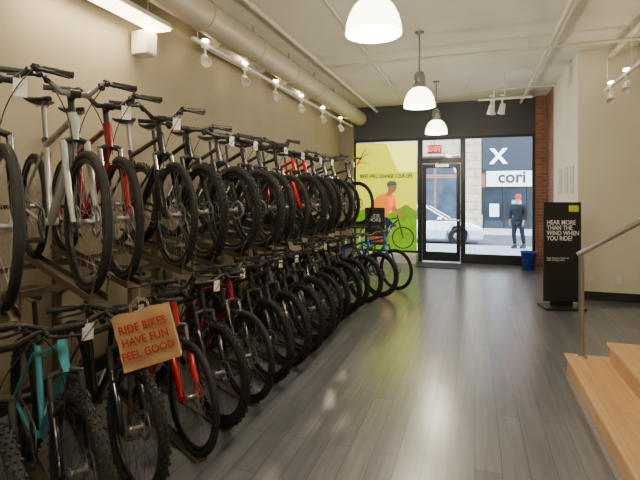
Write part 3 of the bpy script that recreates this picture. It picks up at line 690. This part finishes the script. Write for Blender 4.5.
# ------------------------------------------------------------ outside
GZ = -.1
def ext(name, lo, hi, m, label, cat):
    b = MB(); b.box([(lo[i]+hi[i])/2 for i in range(3)], [hi[i]-lo[i] for i in range(3)]); return tag(b.obj(name, m), label, cat)
M['pave'] = brick_mat('concrete_paving', (.50, .50, .50), (.56, .55, .54), (.30, .30, .30), 1.5, 1.5, .015, .8, noise=.3, offset=0)
M['asph'] = mat('asphalt', (.10, .105, .115), .8, noise=.2, scale=3, bump=.2)
ext('sidewalk', (-12, YF+.1, GZ-.2), (14, 16.6, GZ), M['pave'], 'pale concrete sidewalk outside the shop', 'sidewalk')['kind'] = 'structure'
ext('road', (-14, 16.6, GZ-.3), (16, 22.6, GZ-.12), M['asph'], 'grey asphalt street', 'road')['kind'] = 'structure'
ext('sidewalk', (-14, 22.6, GZ-.3), (16, 25.2, GZ), M['pave'], 'pale concrete sidewalk across the street', 'sidewalk')['kind'] = 'structure'
# building opposite
M['stone'] = brick_mat('cream_stone_blocks', (.44, .34, .24), (.50, .40, .29), (.22, .16, .11), 1.1, .42, .02, .8, rot=(math.pi/2, 0, 0), noise=.35)
M['fbrick'] = brick_mat('tan_brick', (.22, .09, .05), (.28, .13, .08), (.28, .22, .18), .3, .11, .012, .85, rot=(math.pi/2, 0, 0), noise=.3)
M['slate'] = mat('slate_panel', (.010, .016, .028), .6, noise=.08, scale=2)
M['dwin'] = mat('dark_shop_glass', (.008, .014, .024), .3, noise=.6, scale=1.2)
M['lwin'] = mat('pale_window_glass', (.04, .06, .09), .2, noise=.6, scale=1.0)
bl = tag(empty('building', (0, 25.2, GZ)), 'street building with cream stone piers and dark shopfronts', 'building')
def bx(nm, lo, hi, m):
    b = MB(); b.box([(lo[i]+hi[i])/2 for i in range(3)], [hi[i]-lo[i] for i in range(3)]); o = b.obj(nm, m, bl, loc=(0, -25.2, -GZ)); return o
bx('facade', (-14, 25.2, GZ), (16, 27, 12), M['fbrick'])
for (x0, x1) in ((-9, -7.9), (-5.2, -4.4), (-.75, .30), (5.0, 6.0)):
    bx('pier', (x0, 24.95, GZ), (x1, 25.2, 9), M['stone'])
    bx('pier_base', (x0-.06, 24.88, GZ), (x1+.06, 24.95, .6), M['stone'])
bx('shop_window', (.35, 25.12, GZ+.4), (4.9, 25.2, 2.0), M['dwin'])
for x in (-4.3, -3.15, -2.0): bx('shop_window', (x+.08, 25.12, GZ+.5), (x+1.08, 25.2, 2.5), M['lwin'])
for x in (-4.3, -3.15, -2.0): bx('transom_window', (x+.08, 25.12, 2.75), (x+1.08, 25.2, 3.5), M['lwin'])
bx('signband', (-4.4, 25.0, 3.65), (-.75, 25.2, 4.5), M['stone'])
for x in (.4, 1.4, 2.5, 3.7, 4.9): bx('mullion', (x-.05, 25.05, GZ+.1), (x+.05, 25.2, 2.0), M['frame_black'])
for i, x in enumerate((.7, 1.75, 2.9)):
    bx('window_display', (x, 25.09, .5), (x+.45, 25.12, 1.15+.2*(i % 2)), [M['white'], P['teal'], M['kraft']][i])
bx('fascia_panel', (.35, 25.0, 2.85), (4.9, 25.2, 4.9), M['slate'])
bx('stall_riser', (.35, 25.08, GZ), (4.9, 25.2, GZ+.4), M['slate'])
bx('cornice', (-14, 24.85, 4.9), (16, 25.2, 5.2), M['stone'])
for i in range(9):
    x = -12+i*3; bx('upper_window', (x, 25.1, 5.6), (x+1.4, 25.2, 7.8), M['lwin'])
sgn = tag(empty('shop_sign', (1.70, 24.98, 2.42)), 'pale shop fascia sign with black lowercase lettering', 'sign')
b = MB(); b.box((0, .1, 0), (2.3, .2, .78)); b.obj('sign_board', mat('pale_sign', (.80, .82, .84), .6, noise=.03), sgn)
text('cori', .82, M['ink_k'], parent=sgn, mtx=Matrix.Translation((0.05, -.01, .06)), bold=.02, extr=.01)
xs = tag(empty('letter_sign', (1.12, 24.97, 3.52)), 'white letter X mounted on the slate fascia', 'sign')
text('X', 1.05, mat('white_letter', (.85, .87, .9), .5, noise=.02, emit=(.9, .95, 1), estr=2), parent=xs, mtx=Matrix.Identity(4), bold=.03, extr=.02)
# parking meter on the sidewalk
pk = tag(empty('parking_meter', (-.42, 16.2, GZ)), 'grey parking meter on a post at the curb', 'parking meter')
b = MB(); b.tube([(0, 0, 0), (0, 0, 1.05)], .03, 12); b.lathe([(0, .02), (.08, .015), (.08, 0)], n=14); b.obj('post', M['dark_alu'], pk)
b = MB(); b.lathe([(0, 1.03), (.06, 1.04), (.085, 1.12), (.09, 1.26), (.075, 1.34), (0, 1.39)], n=18); b.box((0, -.085, 1.24), (.09, .02, .06), 1); b.obj('meter_head', [M['dark_alu'], M['white']], pk)

# car
def make_car(loc, rot, body, label):
    e = tag(empty('car', loc), label, 'car'); e.rotation_euler = (0, 0, rot)
    L = 2.25; wx = (-1.38, 1.36); r = .33
    def arch(cx): return [(cx+.39*math.cos(a), .33+.39*math.sin(a)) for a in [math.pi-math.pi*i/10 for i in range(11)]]
    lowz = .22
    prof = [(-L, .35), (-2.18, lowz)]+[(wx[0]-.39, lowz)]+arch(wx[0])[1:-1]+[(wx[0]+.39, lowz), (wx[1]-.39, lowz)]+arch(wx[1])[1:-1]+[(wx[1]+.39, lowz), (2.2, lowz), (L, .42), (2.2, .66), (1.9, .80), (1.15, .90), (-1.55, .95), (-2.1, .92), (-2.22, .70)]
    b = MB(); b.prism(prof, -.88, .88); b.obj('body', body, e, bevel=.05)
    def gh(z0, z1, xs0, xs1, w0, w1, mm, nm, bev=.02):
        vs = [(xs0[0], -w0, z0), (xs0[1], -w0, z0), (xs0[1], w0, z0), (xs0[0], w0, z0), (xs1[0], -w1, z1), (xs1[1], -w1, z1), (xs1[1], w1, z1), (xs1[0], w1, z1)]
        b = MB(); b.add(vs, [(0, 1, 2, 3), (4, 5, 6, 7), (0, 1, 5, 4), (1, 2, 6, 5), (2, 3, 7, 6), (3, 0, 4, 7)]); b.obj(nm, mm, e, bevel=bev)
    gh(.90, 1.38, (-1.85, 1.05), (-1.25, .25), .82, .64, M['dwin'], 'cabin_glass')
    gh(1.36, 1.45, (-1.28, .28), (-1.15, .12), .65, .56, body, 'roof')
    for s in (-1, 1):
        for (xa, xb) in ((-1.80, -1.24), (-.45, -.45), (1.02, .25)):
            b = MB(); b.tube([(xa, s*.825, .92), (xb, s*.65, 1.38)], .028, 8); b.obj('pillar', body, e)
    for cx in wx:
        for s in (-1, 1):
            b = MB(); b.lathe([(.20, -.10), (.31, -.10), (.33, -.07), (.33, .07), (.31, .10), (.20, .10)], (cx, s*.80, .33), 'Y', 28, closed=True)
            w = b.obj('wheel', M['rubber'], e)
            b = MB(); b.lathe([(0, -.04), (.2, -.07), (.2, .07), (0, .04)], (cx, s*.80, .33), 'Y', 20); b.obj('hubcap', M['alu'], w)
    for s in (-1, 1):
        b = MB(); b.box((2.17, s*.62, .62), (.12, .36, .13)); b.obj('headlight', M['dark_alu'], e, bevel=.03)
        b = MB(); b.box((-2.18, s*.66, .75), (.1, .3, .13)); b.obj('taillight', P['red'], e, bevel=.02)
        b = MB(); b.box((.75, s*.93, .98), (.16, .16, .11)); b.obj('side_mirror', body, e, bevel=.03)
        for xd in (-.45, .62):
            b = MB(); b.box((xd, s*.883, .62), (.012, .006, .5)); b.obj('door_seam', M['ink_k'], e)
make_car((-1.95, 18.0, GZ-.12), 0, P['white'], 'white sedan parked along the curb')
make_car((6.4, 21.4, GZ-.12), math.pi, P['grey'], 'grey sedan on the far side of the street')
make_car((-4.6, 21.4, GZ-.12), math.pi, P['maroon'], 'dark red sedan on the far side of the street')

# person outside
def skin(name, joints, edges, m, parent=None, sub=2, loc=None):
    me = bpy.data.meshes.new(name); me.from_pydata([j[0] for j in joints], edges, [])
    o = bpy.data.objects.new(name, me); C.objects.link(o)
    md = o.modifiers.new('skin', 'SKIN'); md.use_smooth_shade = True
    for i, j in enumerate(joints):
        rr = j[1] if isinstance(j[1], tuple) else (j[1], j[1])
        me.skin_vertices[0].data[i].radius = rr; me.skin_vertices[0].data[i].use_root = (i == 0)
    s = o.modifiers.new('sub', 'SUBSURF'); s.levels = sub; s.render_levels = sub
    bpy.context.view_layer.update()
    me2 = bpy.data.meshes.new_from_object(o.evaluated_get(bpy.context.evaluated_depsgraph_get()))
    bpy.data.objects.remove(o); me2.materials.clear(); me2.materials.append(m)
    for p in me2.polygons: p.use_smooth = True
    n = bpy.data.objects.new(name, me2); C.objects.link(n)
    if parent: n.parent = parent
    return n
skn = mat('skin_tone', (.42, .22, .15), .6, noise=.05)
J = [((0, 0, .90), (.13, .10)), ((0, 0, 1.10), (.13, .09)), ((0, 0, 1.30), (.15, .10)), ((0, 0, 1.40), (.07, .06)), ((0, -.01, 1.47), (.052, .052)), ((0, -.015, 1.54), (.075, .085)), ((0, -.01, 1.62), (.072, .085)),
     ((-.19, 0, 1.36), .055), ((-.25, .02, 1.10), .042), ((-.22, -.10, .88), .03), ((.19, 0, 1.36), .055), ((.25, .02, 1.10), .042), ((.22, -.08, .87), .03),
     ((-.10, 0, .84), .085), ((-.12, -.06, .47), .055), ((-.12, .02, .09), .038), ((-.12, -.10, .04), .035),
     ((.10, 0, .84), .085), ((.12, .03, .47), .055), ((.12, .14, .11), .038), ((.12, .03, .04), .035)]
E = [(0, 1), (1, 2), (2, 3), (3, 4), (4, 5), (5, 6), (2, 7), (7, 8), (8, 9), (2, 10), (10, 11), (11, 12), (0, 13), (13, 14), (14, 15), (15, 16), (0, 17), (17, 18), (18, 19), (19, 20)]
for s, wi in ((-1, 9), (1, 12)):
    w = Vector(J[wi][0]); k = len(J)
    J.append((w+Vector((0, -.02, -.06)), (.026, .016))); E.append((wi, k))
    for fi, (dy, ln) in enumerate(((-.03, .055), (-.012, .07), (.006, .067), (.024, .05))):
        a = len(J); J.append((w+Vector((0, dy-.02, -.10)), .009)); J.append((w+Vector((-s*.012, dy-.025, -.10-ln)), .008)); E += [(k, a), (a, a+1)]
    a = len(J); J.append((w+Vector((-s*.01, -.055, -.065)), .010)); J.append((w+Vector((-s*.015, -.065, -.10)), .009)); E += [(k, a), (a, a+1)]
pe = skin('person', J, E, skn)
pe.location = (1.30, 15.9, GZ); pe.rotation_euler = (0, 0, math.radians(-35))
tag(pe, 'person in dark coat and red knit hat walking on the sidewalk', 'person')
coatm = mat('dark_coat_fabric', (.006, .006, .008), .9, noise=.2, scale=20, bump=.3)
skin('coat', [((0, 0, 1.10), (.165, .125)), ((0, 0, .95), (.175, .135)), ((0, 0, .76), (.19, .15)), ((0, 0, 1.30), (.18, .125)), ((0, 0, 1.41), (.085, .08)), ((-.20, 0, 1.36), .075), ((-.255, .02, 1.10), .06), ((-.225, -.09, .91), .045), ((.20, 0, 1.36), .075), ((.255, .02, 1.10), .06), ((.225, -.07, .90), .045)],
     [(0, 1), (1, 2), (0, 3), (3, 4), (3, 5), (5, 6), (6, 7), (3, 8), (8, 9), (9, 10)], coatm, pe)
skin('trousers', [((0, 0, .88), (.15, .12)), ((-.10, 0, .80), .10), ((-.12, -.06, .47), .072), ((-.12, .02, .12), .06), ((.10, 0, .80), .10), ((.12, .03, .47), .072), ((.12, .14, .14), .06)], [(0, 1), (1, 2), (2, 3), (0, 4), (4, 5), (5, 6)], mat('dark_denim', (.008, .010, .016), .85, noise=.2), pe)
for (x, y, z) in ((-.12, .03, 0), (.12, .13, .02)):
    b = MB(); b.prism([(y+.05, z), (y-.20, z), (y-.20, z+.05), (y-.10, z+.09), (y-.04, z+.13), (y+.05, z+.13)], x-.045, x+.045, plane='YZ'); b.obj('shoe', M['blackp'], pe, bevel=.02)
b = MB(); b.lathe([(.088, 0), (.096, .01), (.098, .05), (.09, .10), (.06, .14), (0, .155)], (0, 0, 1.585), n=24); o = b.obj('knit_hat', mat('red_knit', (.55, .01, .01), .9, noise=.15, scale=60, bump=.5), pe)
b = MB(); b.tube([(.0, -.09, 1.57), (0, -.112, 1.545), (0, -.095, 1.54)], .012, 6); b.obj('nose', skn, pe)
for s in (-1, 1):
    b = MB(); b.lathe([(0, -.006), (.011, 0), (0, .006)], (s*.03, -.092, 1.578), 'Y', 10); b.obj('eye', M['ink_k'], pe)
    b = MB(); b.lathe([(0, -.01), (.02, 0), (0, .01)], (s*.078, -.01, 1.555), 'X', 10); b.obj('ear', skn, pe)
b = MB(); b.tube([(-.025, -.09, 1.51), (0, -.096, 1.508), (.025, -.09, 1.51)], .005, 6); b.obj('mouth', mat('lip', (.4, .12, .1), .6, noise=.05), pe)

# ------------------------------------------------------------ light
w = bpy.data.worlds.new('World'); bpy.context.scene.world = w; w.use_nodes = True
nt = w.node_tree; bg = nt.nodes['Background']
bg.inputs['Color'].default_value = (.58, .78, 1.0, 1); bg.inputs['Strength'].default_value = 7.0
l = bpy.data.lights.new('Sun', 'SUN'); l.energy = 9.0; l.color = (1, .95, .88); l.angle = .01
so = bpy.data.objects.new('sun_light', l); C.objects.link(so); so.rotation_euler = (math.radians(58), 0, math.radians(20))

# ------------------------------------------------------------ camera
cd = bpy.data.cameras.new('Camera'); cd.sensor_width = 36; cd.lens = 462/640*36; cd.shift_y = -45/640; cd.clip_start = .05; cd.clip_end = 200
co = bpy.data.objects.new('Camera', cd); C.objects.link(co)
co.location = (0, 0, 1.6); co.rotation_euler = (math.pi/2, 0, TH)
bpy.context.scene.camera = co
